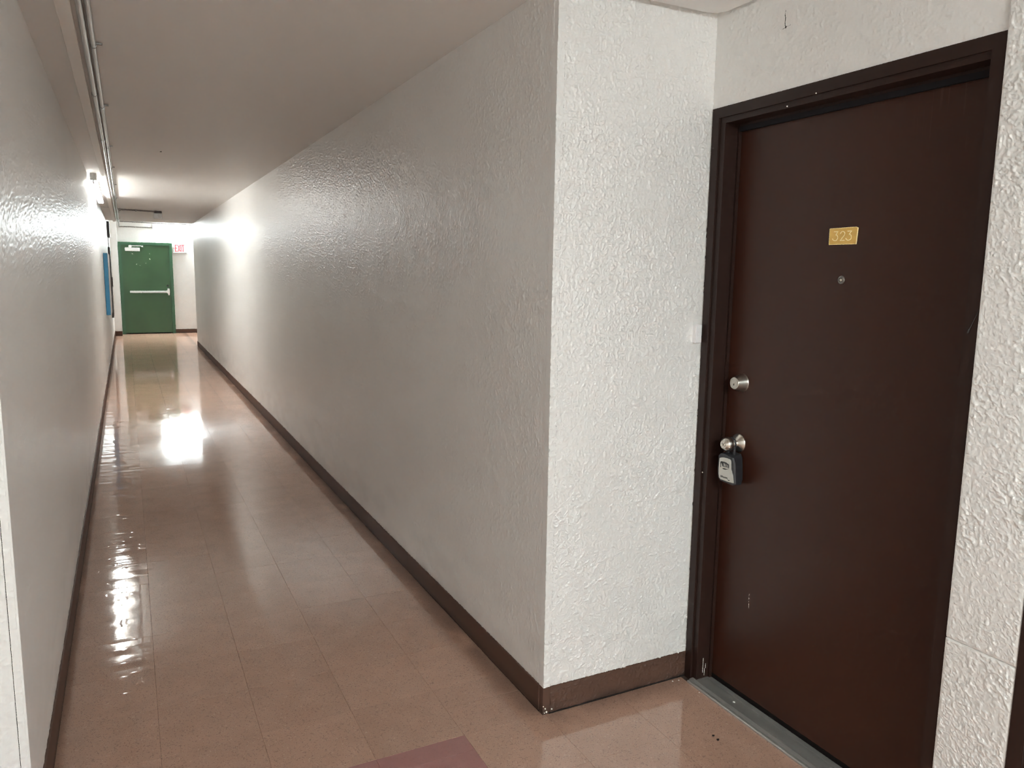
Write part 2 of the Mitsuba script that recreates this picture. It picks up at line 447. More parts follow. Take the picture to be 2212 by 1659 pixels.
cols = [XL] + [TX + PX * k for k in range(0, 4)] + [XR]
for i in range(24):
    y0 = TY + PY * i
    for a, b in zip(cols[:-1], cols[1:]):
        if i == 0 and b == XR:
            add_tile(a, b, y0, 2.303)
            add_tile(a, b, 2.303, y0 + PY)
        else:
            add_tile(a, b, y0, y0 + PY)
lob = [XLL] + [TX + PX * k for k in (-3, -2, -1, 0, 1, 2, 3, 4, 5)] + [1.815]
for i in range(-8, 0):
    y0, y1 = TY + PY * i, TY + PY * (i + 1)
    for a, b in zip(lob[:-1], lob[1:]):
        pink = b < 0.95 and a > -0.62
        if i == -1 and pink:
            add_tile(a, b, y0, 2.0515, 'm_tile_pink')
            add_tile(a, b, 2.0515, y1, 'm_tile_pink')
        else:
            add_tile(a, b, y0, min(y1, YC + 0.008) if b > 1.3 or a < -0.3 else y1, 'm_tile_pink' if pink and i >= -2 else 'm_tile')
entry('floor__far_tiles', bx(-1.1, 3.6, YFAR, YE, -0.003, -0.0002), 'm_tile')
entry('floor__lobby_back', bx(XLL, 1.9, YB, TY - PY * 8, -0.003, -0.0002), 'm_tile')


# ------------------------------------------------------------------ baseboards, corner guards
def strip_along_y(x0, x1, y0, y1, zt, n_, seed, zlow=0.006):
    """A base strip with a slightly wavering top edge."""
    ys = np.linspace(y0, y1, n_)
    zt_ = zt + 0.004 * (meshkit.noise(np.stack([ys * 1.1, ys * 0 + seed, ys * 0], -1)) - 0.5) * 2
    lo_ = zlow + 0.004 * (meshkit.noise(np.stack([ys * 3.1, ys * 0 + seed + 9, ys * 0], -1)) - 0.3)
    v, f = [], []
    for y, t, l in zip(ys, zt_, lo_):
        v += [(x0, y, l), (x0, y, t), (x1, y, t), (x1, y, l)]
    for i in range(n_ - 1):
        for k in range(4):
            a, b = 4 * i + k, 4 * i + (k + 1) % 4
            f += [(a, b, b + 4), (a, b + 4, a + 4)]
    f += [(0, 2, 1), (0, 3, 2)]
    e = 4 * (n_ - 1)
    f += [(e, e + 1, e + 2), (e, e + 2, e + 3)]
    m = trimesh.Trimesh(np.array(v), np.array(f), process=False)
    m.fix_normals()
    return m


struct('baseboard_right', strip_along_y(XR - 0.007, XR, YC + 0.022, YH, 0.099, 120, 3), 'm_base', 'brown baseboard running along the right corridor wall', 'baseboard')
part('baseboard_right', 'dirt_shade_line', bx(XR - 0.0045, XR - 0.0005, YC + 0.02, YH, 0, 0.010), 'm_dirt')  # dark strip: dirt and shade of the gap under the baseboard, painted in
struct('baseboard_left', strip_along_y(XL, XL + 0.007, YCL, YP, 0.125, 120, 5, 0.008), 'm_base', 'brown baseboard running along the left corridor wall', 'baseboard')
part('baseboard_left', 'dirt_shade_line', bx(XL + 0.0005, XL + 0.006, YCL, YP, 0, 0.012), 'm_dirt')  # same dark strip for the dirt and gap shade on the left
struct('baseboard_corner', bx(XR + 0.024, XD - 0.001, YC - 0.003, YC, 0.003, 0.100), 'm_base_rough', 'rough brown painted base of the short wall beside the brown door', 'baseboard')
part('baseboard_corner', 'paint', sheet(np.arange(XR + 0.0255, XD - 0.001, 0.0021), np.arange(0.004, 0.0995, 0.0021), lambda U, V, h: np.stack([U, YC - 0.0029 - h, V], -1), 0.0024, 41), 'm_base_smooth', True)
part('baseboard_corner', 'dirt_shade_line', bx(XR + 0.02, XD - 0.004, YC - 0.0062, YC - 0.0005, 0, 0.005), 'm_dirt')  # dirt and shade at the foot, painted as one dark strip
struct('baseboard_corner_left', bx(-0.9, XL - 0.019, YCL - 0.003, YCL, 0.003, 0.100), 'm_base_rough', 'brown painted base of the near end of the left wall', 'baseboard')
struct('baseboard_end', bx(0.997, 3.5, YE - 0.012, YE, 0, 0.093), 'm_base', 'brown baseboard right of the green door', 'baseboard')
struct('baseboard_pier', bx(XL, -0.133, YP - 0.012, YP, 0, 0.105), 'm_base', 'brown baseboard on the pier left of the green door', 'baseboard')


def guard(xc, yc, sx, z0, z1, w=0.024, t=0.0026):
    """An L-shaped corner strip: corner at (xc, yc), one flange along x (sx) on the face, one along +y."""
    a = bx(xc - sx * t, xc + sx * w, yc - t, yc, z0, z1)
    b = bx(xc - sx * t, xc, yc - t, yc + w, z0, z1)
    return trimesh.util.concatenate([a, b])


struct('trim_1', guard(XR, YC, 1, 0.100, 2.218), 'm_plaster_near', 'painted corner strip on the outer edge of the right wall, beside the brown door', 'corner strip')
part('trim_1', 'joint', bx(XR + 0.0240, XR + 0.0250, YC - 0.0022, YC, 0.0, 2.219), 'm_dirt')
part('trim_2', 'joint', bx(XL - 0.0192, XL - 0.0180, YCL - 0.0022, YCL, 0.0, ZC), 'm_dirt')
part('trim_1', 'painted_foot', guard(XR, YC, 1, 0.0, 0.0995, 0.0235, 0.0036), 'm_base_rough', label='brown painted foot')
for k, (a, b, c) in enumerate([(XR - 0.002, YC - 0.004, 0.032), (XR + 0.006, YC - 0.0045, 0.022), (XR + 0.011, YC - 0.0045, 0.009), (XR + 0.003, YC - 0.0045, 0.007), (XR + 0.032, YC - 0.0045, 0.015)]):
    s = trimesh.creation.icosphere(1, 0.0022 + 0.0006 * (k % 3))
    s.apply_translation([a, b, c])
    part('trim_1', 'paint_chip', s, 'm_chip')
struct('trim_2', guard(XL, YCL, -1, 0.0, ZC, 0.018), 'm_plaster_near', 'painted corner strip on the near outer edge of the left wall', 'corner strip')


# ------------------------------------------------------------------ the brown door
def ring(y0, y1, z, wl, wr, wt):
    return sbox(y0, 0, y1, z) - sbox(y0 + wr, -1, y1 - wl, z - wt)


def yz(poly, x0, x1):
    return put(extrude(poly, x1 - x0), np.array([[0, 0, 1, x0], [1, 0, 0, 0], [0, 1, 0, 0], [0, 0, 0, 1.0]]))


def brown_door(key, d, label, number=True):
    y0, y1, z = d['y0'], d['y1'], d['z']
    tag(key, label, 'door', kind='structure')
    rr = random.Random(3)
    # outer band with a slightly chipped edge, then a stepped inner band, then the stop
    part(key, 'frame_band', yz(ring(y0, y1, z, 0.033, 0.033, 0.035), XD - d.get('front', 0.004), 1.95), 'm_frame_brown')
    part(key, 'frame_inner', yz(ring(y0 + 0.033, y1 - 0.033, z - 0.035, 0.027, 0.0045, 0.019), XD + 0.002, 1.95), 'm_frame_brown')
    for a in (0.0335, 0.060):
        part(key, 'frame_bead', cbx(XD - 0.0055 if a < 0.04 else XD + 0.0005, XD + 0.004, y1 - a - 0.001, y1 - a + 0.0015, 0, z - a, 0.0008), 'm_frame_brown')
    oy0, oy1, oz = y0 + 0.0375, y1 - 0.060, z - 0.054
    part(key, 'door_stop', yz(ring(oy0, oy1, oz, 0.008, 0.003, 0.008), 1.893, 1.9052), 'm_frame_brown')
    part(key, 'head_shade', bx(1.8935, 1.9045, oy0 + 0.003, oy1 - 0.008, oz - 0.024, oz - 0.0005), 'm_head_shade', label='dark strip along the top of the frame, standing in for the shadow of the head')  # painted shade: black strip where the head shadows the top of the leaf
    part(key, 'door_leaf', cbx(1.906, 1.948, oy0 + 0.003, oy1 - 0.004, 0.030, oz - 0.003, 0.0012), 'm_door_brown')
    part(key, 'door_gap', bx(1.907, 1.95, oy0, oy1, 0.0, 0.030), 'm_gap')
    # threshold: a fluted aluminium saddle
    n_ = 9
    prof = [(1.811, 0.0), (1.811, 0.005), (1.8135, 0.0085), (1.8165, 0.0085), (1.8170, 0.0040), (1.8200, 0.0040), (1.8205, 0.011)]
    xs = np.linspace(1.834, 1.880, n_)
    prof += [(1.832, 0.0132)]
    for x in xs:
        prof += [(x, 0.0136), (x + 0.0004, 0.0098), (x + 0.0026, 0.0098), (x + 0.0030, 0.0136)]
    prof += [(1.905, 0.0134), (1.905, 0.0)]
    pm = extrude(Polygon(prof), oy1 - oy0 + 0.022 - 0.004)
    pm = put(pm, np.array([[1, 0, 0, 0], [0, 0, 1, oy0 + 0.001], [0, 1, 0, 0], [0, 0, 0, 1.0]]))
    pm.fix_normals()
    part(key, 'threshold', pm, 'm_aluminium', label='worn fluted aluminium threshold')
    return oy0, oy1, oz


oy0, oy1, oz = brown_door('door_1', D1, 'dark brown flat apartment door with gold number plate, in a brown stepped frame')
brown_door('door_3', D2, 'neighbouring brown apartment door, only its frame edge showing at the lower right border', False)
LEAF = 1.906
# number plate
pm = frame_of('door', [LEAF, 1.6045, 1.6385])
plate = Polygon([(-0.0495, -0.0245), (0.048, -0.0245), (0.0505, 0.0235), (0.043, 0.0255), (-0.0495, 0.0245)])
key = part('door_1', 'number_plate', put(extrude(plate, 0.003), pm), 'm_brass_light', label='gold number plate reading 323')
part(key, 'plate_face', put(extrude(plate.buffer(-0.0016), 0.0004, 0.003), pm), 'm_brass_plate', label='golden face')


def digit(ch, x, w, h):
    if ch == '3':
        arc = [(x + 0.36 * w + 0.62 * w * math.cos(a) * 1.0, 0.33 * h + 0.33 * h * math.sin(a)) for a in np.radians(np.linspace(75, -160, 16))]
        l = [[(x + 0.06 * w, h), (x + 0.96 * w, h), (x + 0.45 * w, 0.64 * h)] + arc]
    else:
        arc = [(x + 0.5 * w + 0.48 * w * math.cos(a), 0.72 * h + 0.28 * h * math.sin(a)) for a in np.radians(np.linspace(170, -35, 14))]
        l = [arc + [(x + 0.04 * w, 0.0), (x + 1.0 * w, 0.0)]]
    return l


for k, ch in enumerate('323'):
    part(key, 'digit', put(extrude(strokes([[(px - 0.0325, py - 0.0125) for px, py in l] for l in digit(ch, 0.024 * k, 0.0155, 0.0265)], 0.0026), 0.0006, 0.0034), pm), 'm_brass_light')
# peephole
pk = frame_of('door', [LEAF, 1.600, 1.510])
key = part('door_1', 'peephole', put(lathe([(0, 0), (0.0125, 0), (0.0125, 0.0015), (0.0105, 0.0035), (0.0065, 0.004), (0.006, 0.002), (0, 0.002)], 32), pk), 'm_galv_dark', 40, label='round metal peephole')
part(key, 'lens', put(lathe([(0, 0.002), (0.0058, 0.002), (0.004, 0.004), (0, 0.0048)], 24), pk), 'm_nickel', True, label='small bright lens')
# deadbolt
pd = frame_of('door', [LEAF, 1.983, 1.149])
key = part('door_1', 'deadbolt', put(lathe([(0, 0), (0.0325, 0), (0.0325, 0.002), (0.031, 0.004), (0.0215, 0.036), (0.0205, 0.0375), (0.0185, 0.0375), (0.0180, 0.0365), (0, 0.0365)], 56), pd), 'm_nickel_brushed', 30, label='round satin deadbolt')
ky = part(key, 'cylinder', put(lathe([(0, 0.0366), (0.0168, 0.0366), (0.0168, 0.0374), (0.0155, 0.038), (0, 0.038)], 40), pd), 'm_nickel_brushed', 30)
mp = pd.copy()
mp[:3, 3] = [LEAF, 1.983, 1.1445]
part(key, 'keyway', put(trimesh.util.concatenate([lathe([(0.0042, 0.038), (0.0062, 0.038), (0.0062, 0.0392), (0.0042, 0.0392)], 24)]), mp), 'm_nickel', 30)
part(key, 'keyhole', put(extrude(sbox(-0.0011, -0.0045, 0.0011, 0.0045), 0.0004, 0.038), mp), 'm_gap')
# knob with its rose
kx = frame_of('door', [LEAF, 1.983, 0.934])
key = part('door_1', 'door_knob', put(lathe([(0, 0), (0.0335, 0), (0.0335, 0.002), (0.032, 0.005), (0.022, 0.013), (0.015, 0.017), (0.012, 0.021), (0.0118, 0.030)], 56), kx), 'm_nickel', 40, label='round satin nickel door knob')
ball = [(0.0, 0.028), (0.011, 0.028)]
for a in np.radians(np.linspace(-58, 52, 16)):
    ball.append((0.0258 * math.cos(a), 0.052 + 0.0235 * math.sin(a)))
ball += [(0.0150, 0.0715), (0.0145, 0.0708), (0.0100, 0.0708), (0.0, 0.0708)]
part(key, 'ball', put(lathe(ball, 56), kx), 'm_nickel', 35)
part(key, 'keyway', put(lathe([(0, 0.0708), (0.0085, 0.0708), (0.0085, 0.0722), (0.006, 0.0728), (0.0058, 0.0716), (0, 0.0716)], 32), kx), 'm_nickel', 30)
part(key, 'keyhole', put(extrude(sbox(-0.001, -0.0038, 0.001, 0.0038), 0.0006, 0.0716), kx), 'm_gap')
# marks on the leaf
pl = frame_of('door', [LEAF, 1.889, 0.385])
for k, (a, b, c, e) in enumerate([(0.0002, 0.024, -0.0006, 0.017), (-0.0002, 0.010, 0.0006, 0.004), (0.0007, -0.003, 0.0003, -0.006), (0.0008, -0.012, 0.0014, -0.027)]):
    part('door_1', 'scratch', put(extrude(LineString([(a, b), (c, e)]).buffer(0.0006), 0.0003), pl), 'm_chip')
for yy, z_, r in [(1.677, 2.050, 0.0022), (1.786, 2.033, 0.0022), (2.080, 0.811, 0.0022)]:
    s = trimesh.creation.icosphere(1, r)
    s.apply_translation([XD - 0.0035, yy, z_])
    part('door_1', 'paint_chip', s, 'm_chip')
rr = random.Random(11)
fe = frame_of('end', [0, YC - 0.0016, 0])
for k in range(16):
    z_ = rr.choice([rr.uniform(1.2, 2.05), rr.uniform(0.75, 1.0), rr.uniform(0.2, 1.9)])
    w_, h_ = rr.uniform(0.0012, 0.0038), rr.uniform(0.004, 0.016)
    part('door_1', 'ragged_edge', put(extrude(Polygon([(XD - 0.0008, z_), (XD - w_ - 0.0008, z_ + h_ * 0.3), (XD - w_ * 0.5 - 0.0008, z_ + h_ * 0.55), (XD - w_ * 0.9 - 0.0008, z_ + h_ * 0.8), (XD - 0.0008, z_ + h_)]), 0.0012), fe), 'm_frame_brown')
for k, (dy, z0_, h_) in enumerate([(0.020, 0.035, 0.06), (0.028, 0.022, 0.03), (0.033, 0.05, 0.018)]):
    part('door_1', 'scuff', bx(XD + 0.01 + dy, XD + 0.0115 + dy, 2.0605, 2.0612, z0_, z0_ + h_), 'm_chip')
# black wire end beside the hinge side
part('door_1', 'wire', trimesh.util.concatenate([rod((1.8305, 1.128, 1.457), (1.8305, 1.1525, 1.394), 0.0009, 8), rod((1.8295, 1.1515, 1.397), (1.8295, 1.1550, 1.387), 0.0026, 10)]), 'm_black', label='thin black wire end at the hinge side')

# ------------------------------------------------------------------ key safe hanging from the knob
LK = 'key_lockbox'
tag(LK, 'black key lock box with grey front, hanging from the knob of the brown door', 'lock box')
front = [(2.012, 0.889), (2.002, 0.8975), (1.981, 0.899), (1.946, 0.894), (1.936, 0.874), (1.933, 0.839), (1.929, 0.804), (1.936, 0.7985), (1.998, 0.801), (2.010, 0.812), (2.0135, 0.84)]
back = [(2.010, 0.893), (2.0, 0.900), (1.962, 0.900), (1.955, 0.890), (1.949, 0.84), (1.947, 0.806), (1.953, 0.790), (2.000, 0.790), (2.010, 0.800)]
mid = [(y + (0.002 if y > 1.97 else -0.004), z_) for y, z_ in front]
hull = trimesh.convex.convex_hull(np.array([(1.8435, y, z_) for y, z_ in front] + [(1.848, y, z_) for y, z_ in mid] + [(1.898, y, z_) for y, z_ in back] + [(1.902, 1.98 + (y - 1.98) * 0.9, 0.845 + (z_ - 0.845) * 0.93) for y, z_ in back]))
part(LK, 'body', hull, 'm_rubber', 25)
sh = [(1.872, 1.995, 0.892), (1.872, 2.0005, 0.934), (1.872, 1.996, 0.947), (1.872, 1.983, 0.9535), (1.872, 1.970, 0.947), (1.872, 1.9655, 0.934), (1.872, 1.968, 0.892)]
part(LK, 'shackle', pipe(sh, 0.0048), 'm_rubber', 40)
panel = [(2.002, 0.882), (1.987, 0.887), (1.967, 0.888), (1.955, 0.887), (1.949, 0.883), (1.948, 0.875), (1.946, 0.854), (1.941, 0.844), (1.935, 0.832), (1.930, 0.808), (1.955, 0.8065), (1.98, 0.8065), (1.994, 0.807), (2.0, 0.811), (2.004, 0.822), (2.005, 0.833), (2.005, 0.862), (2.004, 0.877)]
FX = 1.8435
fpm = frame_of('door', [FX, 0, 0])           # local x = -y


def onface(pts):
    return Polygon([(-a, b) for a, b in pts])


key = part(LK, 'front_panel', put(extrude(onface(panel), 0.0035), fpm), 'm_lock_face', label='grey front panel')
win = [(1.998, 0.869), (1.991, 0.872), (1.977, 0.873), (1.965, 0.871), (1.955, 0.868), (1.954, 0.855), (1.964, 0.855), (1.975, 0.855), (1.985, 0.855), (1.992, 0.865), (1.994, 0.864), (1.994, 0.85), (1.997, 0.849)]
part(key, 'dial_window', put(extrude(onface(win), 0.0004, 0.0035), fpm), 'm_black')
for a, b in [((1.980, 0.868), (1.979, 0.8565)), ((1.9745, 0.867), (1.9735, 0.8565)), ((1.968, 0.866), (1.967, 0.8565)), ((1.961, 0.865), (1.960, 0.8565))]:
    part(key, 'dial', put(extrude(LineString([(-a[0], a[1]), (-b[0], b[1])]).buffer(0.0010), 0.0008, 0.0036), fpm), 'm_lock_face')
slot = [(1.986, 0.848), (1.977, 0.8502), (1.964, 0.8505), (1.956, 0.851), (1.966, 0.848), (1.975, 0.8455), (1.983, 0.846)]
part(key, 'slider', put(extrude(onface(slot), 0.0005, 0.0035), fpm), 'm_black')
for txt, hgt, y_, z_, tgt in [('Master', 0.0066, 1.9945, 0.8155, 0.036), ('Lock', 0.0030, 1.9590, 0.8115, 0.0105)]:
    tm = meshkit.text_mesh(txt, hgt, 0.0004, True)
    tm.apply_scale([tgt / tm.extents[0], 1, 1])
    tm.apply_translation([-y_, z_, 0.0036])
    part(key, 'lettering', put(tm, fpm), 'm_black')

# ------------------------------------------------------------------ doorbell
DB = 'doorbell'
tag(DB, 'small white doorbell button on the wall edge left of the brown door', 'doorbell')
xb, zb = 1.808, 1.3125
part(DB, 'case', trimesh.convex.convex_hull(np.array([(xb + sx * w, y, zb + sz * h) for sx in (-1, 1) for sz in (-1, 1) for w, h, y in ((0.0135, 0.0325, YC), (0.0135, 0.0325, YC - 0.017), (0.012, 0.031, YC - 0.019))])), 'm_white_plastic')
mb = frame_of('end', [xb, YC - 0.019, zb])
part(DB, 'rim', put(lathe([(0.0078, 0), (0.0100, 0), (0.0096, 0.0008), (0.0078, 0.0008)], 28), mb), 'm_white_plastic', 30)
part(DB, 'button', put(lathe([(0, 0), (0.0074, 0), (0.0072, 0.0022), (0.0060, 0.0029), (0, 0.0032)], 28), mb), 'm_white_plastic', 40)

# crumbs of paint on the floor by the door
for k, (x, y, r) in enumerate([(1.765, 2.107, 0.0032), (1.790, 2.103, 0.0026), (1.809 - 0.006, 2.002, 0.0026), (1.669, 1.774, 0.0045), (1.667, 1.750, 0.005)]):
    s = trimesh.creation.icosphere(1, r)
    s.vertices *= np.array([1, 0.8, 0.5])
    s.apply_translation([x, y, 0.4 * r])
    kk = numbered('paint_crumb' if k < 3 else 'dirt_crumb')
    entry(kk, s, 'm_chip' if k < 3 else 'm_dirt')
    tag(kk, ['tiny white paint crumb in the floor corner left of the brown door frame', 'tiny white paint crumb on the tiles at the foot of the brown door frame', 'tiny white paint crumb beside the front edge of the aluminium threshold',
             'tiny dark dirt crumb on the tiles before the threshold, the farther of two', 'tiny dark dirt crumb on the tiles before the threshold, the nearer of two'][k], 'crumb', 'white paint crumbs by the door frame' if k < 3 else 'dark crumbs by the threshold')
cr_ = trimesh.creation.icosphere(1, 0.005)
cr_.vertices *= np.array([0.8, 1.1, 0.4])
cr_.apply_translation([1.858, 1.882, 0.0150])
entry('plaster_crumb', cr_, 'm_chip')
tag('plaster_crumb', 'white crumb lying on the aluminium threshold of the brown door', 'crumb')

# ------------------------------------------------------------------ rounded panel on the ceiling above the door
rp = sbox(XR + 0.05, 0.62, XD - 0.013, YC - 0.021).buffer(-0.055).buffer(0.055, quad_segs=10)
rp2 = rp.buffer(-0.022)
lo = extrude(rp, 0.012, ZC - 0.012)
entry('ceiling_panel', lo, 'm_panel')
tag('ceiling_panel', 'white panel with rounded corners fixed to the ceiling above the brown door', 'ceiling panel')
part('ceiling_panel', 'raised_field', extrude(rp2, 0.006, ZC - 0.018), 'm_panel')

# ------------------------------------------------------------------ lamps
tag('ceiling_light', 'fluorescent strip light on the ceiling of the near lobby, out of view', 'lamp')
lx0, lx1, ly = 0.10, 1.34, -1.70
part('ceiling_light', 'housing', cbx(lx0, lx1, ly - 0.055, ly + 0.055, ZC - 0.060, ZC - 0.0005, 0.004), 'm_fixture')
for y in (ly - 0.034, ly + 0.034):
    part('ceiling_light', 'tube', rod((lx0 + 0.02, y, ZC - 0.082), (lx1 - 0.02, y, ZC - 0.082), 0.0160, 20), 'm_tube_off', emitter={'type': 'area', 'radiance': rgb([LOBBY * c for c in COOL])})
for x in (lx0 + 0.010, lx1 - 0.010):
    part('ceiling_light', 'lamp_holder', cbx(x - 0.009, x + 0.009, ly - 0.05, ly + 0.05, ZC - 0.102, ZC - 0.060, 0.002), 'm_fixture')

FL = 'fluorescent_light'
tag(FL, 'lit fluorescent strip light with two long tubes under the ceiling along the left wall', 'lamp')
fx0, fx1, fy0, fy1 = -0.256, -0.200, 8.35, 10.85
part(FL, 'housing', cbx(fx0, fx1, fy0, fy1, ZC - 0.066, ZC - 0.0005, 0.003), 'm_fixture')
for y in (fy0 + 0.012, fy1 - 0.012):
    part(FL, 'lamp_holder', cbx(-0.233, -0.223, y - 0.010, y + 0.010, ZC - 0.100, ZC - 0.066, 0.002), 'm_fixture')
for x in (-0.245, -0.211):
    k_ = part(FL, 'tube', rod((x, fy0 + 0.02, ZC - 0.084), (x, fy1 - 0.02, ZC - 0.084), 0.0130, 20), 'm_tube_off', emitter={'type': 'area', 'radiance': rgb([TUBE * c for c in WARM])})

FE = 'fluorescent_light_001'
tag(FE, 'lit fluorescent light with a long white lens, above the green door', 'lamp')
zt = 2.452
part(FE, 'housing', cbx(0.606, 1.86, YE - 0.050, YE - 0.0005, zt + 0.050, zt + 0.085, 0.003), 'm_fixture')
part(FE, 'back_plate', cbx(0.606, 1.86, YE - 0.022, YE - 0.0005, zt - 0.046, zt + 0.050, 0.002), 'm_fixture')
part(FE, 'end_cap', cbx(0.606, 0.618, YE - 0.092, YE - 0.0225, zt - 0.052, zt + 0.0495, 0.003), 'm_closer')
part(FE, 'lens_clip', cbx(1.112, 1.162, YE - 0.094, YE - 0.0225, zt - 0.012, zt + 0.0495, 0.006), 'm_closer')
for a, b in [(0.6185, 1.1115), (1.1625, 1.84)]:
    part(FE, 'lens', cbx(a, b, YE - 0.090, YE - 0.0225, zt - 0.050, zt + 0.049, 0.016), 'm_tube_off', emitter={'type': 'area', 'radiance': rgb([END_TUBE * c for c in COOL])})

# ------------------------------------------------------------------ board and conduits along the ceiling
CB = 'ceiling_board'
segs = [(1.2, 5.50), (5.503, 7.62), (7.623, 12.84), (12.843, YH)]
names = ['nearest length of white painted board fixed along the ceiling beside the conduits', 'short second length of white painted board along the ceiling, between two joints',
         'third length of white painted board on the ceiling, beside the lit strip light', 'farthest length of white painted board on the ceiling, ending before the green door']
for (a, b), lb in zip(segs, names):
    kk = numbered(CB)
    entry(kk, cbx(-0.166, -0.119, a, b, ZC - 0.022, ZC - 0.0003, 0.002), 'm_board')
    tag(kk, lb, 'board', 'boards along the ceiling')
CX = [(-0.094, 0.0115), (-0.068, 0.0095)]
RC = {}
for k, ((x, r), lb) in enumerate(zip(CX, ['thicker galvanised conduit on the ceiling, next to the white board', 'thinner galvanised conduit on the ceiling, on the side away from the board'])):
    kk = numbered('conduit')
    RC[k] = kk
    tag(kk, lb, 'conduit', 'conduits along the ceiling')
    zc_ = ZC - r - 0.002
    pts = [(x, 1.2, zc_), (x, YH + 0.02, zc_)] if k == 0 else [(x, 1.2, zc_), (x, YH + 0.02, zc_)]
    part(kk, 'pipe', pipe(pts, r), 'm_steel', 40)
    ys = [2.2, 4.53, 6.06, 7.36, 9.6, 11.3, 13.6, 15.4] if k == 0 else [3.58, 4.86, 6.43, 7.74, 9.3, 11.05, 13.7, 15.5]
    for y in ys:
        ringm = put(lathe([(r, -0.006), (r + 0.0022, -0.006), (r + 0.0022, 0.006), (r, 0.006)], 20), np.array([[1, 0, 0, x], [0, 0, 1, y], [0, -1, 0, zc_], [0, 0, 0, 1.0]]))
        part(kk, 'strap', ringm, 'm_galv_dark', 30)
        if k == 1:
            part(kk, 'strap_ear', cbx(x + r, x + r + 0.022, y - 0.012, y - 0.001, ZC - 0.0095, ZC - 0.0025, 0.001), 'm_galv_dark')
    for y in ([6.10] if k == 0 else [4.93]):
        part(kk, 'coupling', rod((x, y - 0.04, zc_), (x, y + 0.04, zc_), r + 0.0028, 18), 'm_steel', 40)
kk = numbered('conduit')
tag(kk, 'conduit dropping beyond the ceiling edge and running to the strip light over the green door', 'conduit')
part(kk, 'pipe', pipe([(-0.068, YH + 0.034, ZC - 0.0115), (-0.080, YE - 0.05, 2.452), (-0.080, YE - 0.012, 2.452), (0.6, YE - 0.012, 2.452)], 0.0095), 'm_galv_dark', 40)
kk = numbered('conduit')
tag(kk, 'conduit crossing the ceiling to the small white alarm box', 'conduit')
part(kk, 'pipe', pipe([(-0.050, 13.05, ZC - 0.013), (0.10, 13.06, ZC - 0.013), (0.45, 13.17, ZC - 0.013)], 0.0105), 'm_galv_dark', 40)
part(kk, 'junction', cbx(-0.056, -0.02, 13.0, 13.10, ZC - 0.03, ZC - 0.0005, 0.003), 'm_galv_dark')
part(kk, 'strap', cbx(0.178, 0.196, 13.05, 13.12, ZC - 0.027, ZC - 0.0005, 0.002), 'm_galv_dark')
kk = numbered('conduit')
tag(kk, 'thin conduit running level across the end wall above the strip light', 'conduit')
part(kk, 'pipe', rod((-0.09, YE - 0.013, 2.566), (1.9, YE - 0.013, 2.560), 0.0105), 'm_galv_dark', 40)
for x in (0.2, 0.95):
    part(kk, 'strap', cbx(x, x + 0.02, YE - 0.026, YE - 0.0005, 2.547, 2.587, 0.002), 'm_galv_dark')

AL = 'alarm_box'
tag(AL, 'small pale alarm box with a round sounder on the ceiling before the green door', 'alarm')
part(AL, 'mounting_box', cbx(0.440, 0.545, 13.16, 13.27, ZC - 0.030, ZC - 0.0005, 0.003), 'm_darkbrown')
part(AL, 'case', cbx(0.432, 0.555, 13.22, 13.34, ZC - 0.115, ZC - 0.0305, 0.006), 'm_panel')
part(AL, 'sounder', put(lathe([(0.026, 0), (0.031, 0), (0.030, 0.006), (0.026, 0.006), (0.024, 0.003), (0, 0.005)], 28), frame_of('end', [0.519, 13.22, ZC - 0.070])), 'm_fixture', 30)
part('ceiling', 'seam', bx(XL, -0.167, 12.845, 12.862, ZC - 0.0007, ZC + 0.001), 'm_dirt')
entry('ceiling_fly', bx(0.28, 0.292, 6.53, 6.545, ZC - 0.004, ZC - 0.0002), 'm_dirt')
tag('ceiling_fly', 'tiny dark speck on the corridor ceiling', 'speck')

# ------------------------------------------------------------------ green exit door
tag('door_2', 'dark green metal exit door with a grey push bar at the corridor end', 'door', kind='structure')
GX0, GX1, GZ = -0.130, 0.998, 2.108


def xz(poly, y0, y1):
    return put(extrude(poly, y1 - y0), np.array([[1, 0, 0, 0], [0, 0, -1, y1], [0, 1, 0, 0], [0, 0, 0, 1.0]]))


part('door_2', 'frame', xz(sbox(GX0, 0, GX1, GZ) - sbox(GX0 + 0.055, -1, GX1 - 0.055, GZ - 0.055), YE - 0.060, YE + 0.005), 'm_green_frame')
part('door_2', 'door_stop', xz(sbox(GX0 + 0.055, 0, GX1 - 0.055, GZ - 0.055) - sbox(GX0 + 0.068, -1, GX1 - 0.068, GZ - 0.068), YE - 0.038, YE + 0.004), 'm_green_frame')
part('door_2', 'door_leaf', cbx(GX0 + 0.058, GX1 - 0.058, YE - 0.020, YE - 0.0008, 0.022, GZ - 0.058, 0.002), 'm_green')
part('door_2', 'door_gap', bx(GX0 + 0.056, GX1 - 0.056, YE - 0.019, YE - 0.0008, 0, 0.022), 'm_gap')
k_ = part('door_2', 'door_closer', cbx(0.010, 0.318, YE - 0.085, YE - 0.020, 1.905, 1.985, 0.006), 'm_closer', label='pale grey door closer')
part(k_, 'arm', cbx(0.090, 0.380, YE - 0.075, YE - 0.055, 2.018, 2.032, 0.003), 'm_closer')
part(k_, 'arm_pivot', cbx(0.088, 0.150, YE - 0.082, YE - 0.045, 1.986, 2.040, 0.006), 'm_closer')
part(k_, 'arm_shoe', cbx(0.355, 0.392, YE - 0.080, YE - 0.035, 2.000, 2.026, 0.004), 'm_closer')
k_ = part('door_2', 'push_bar', cbx(0.335, 0.852, YE - 0.078, YE - 0.052, 0.954, 0.998, 0.006), 'm_bar_grey', label='grey push bar')
part(k_, 'bar_cover', cbx(0.068, 0.331, YE - 0.074, YE - 0.020, 0.952, 0.999, 0.005), 'm_bar_grey')
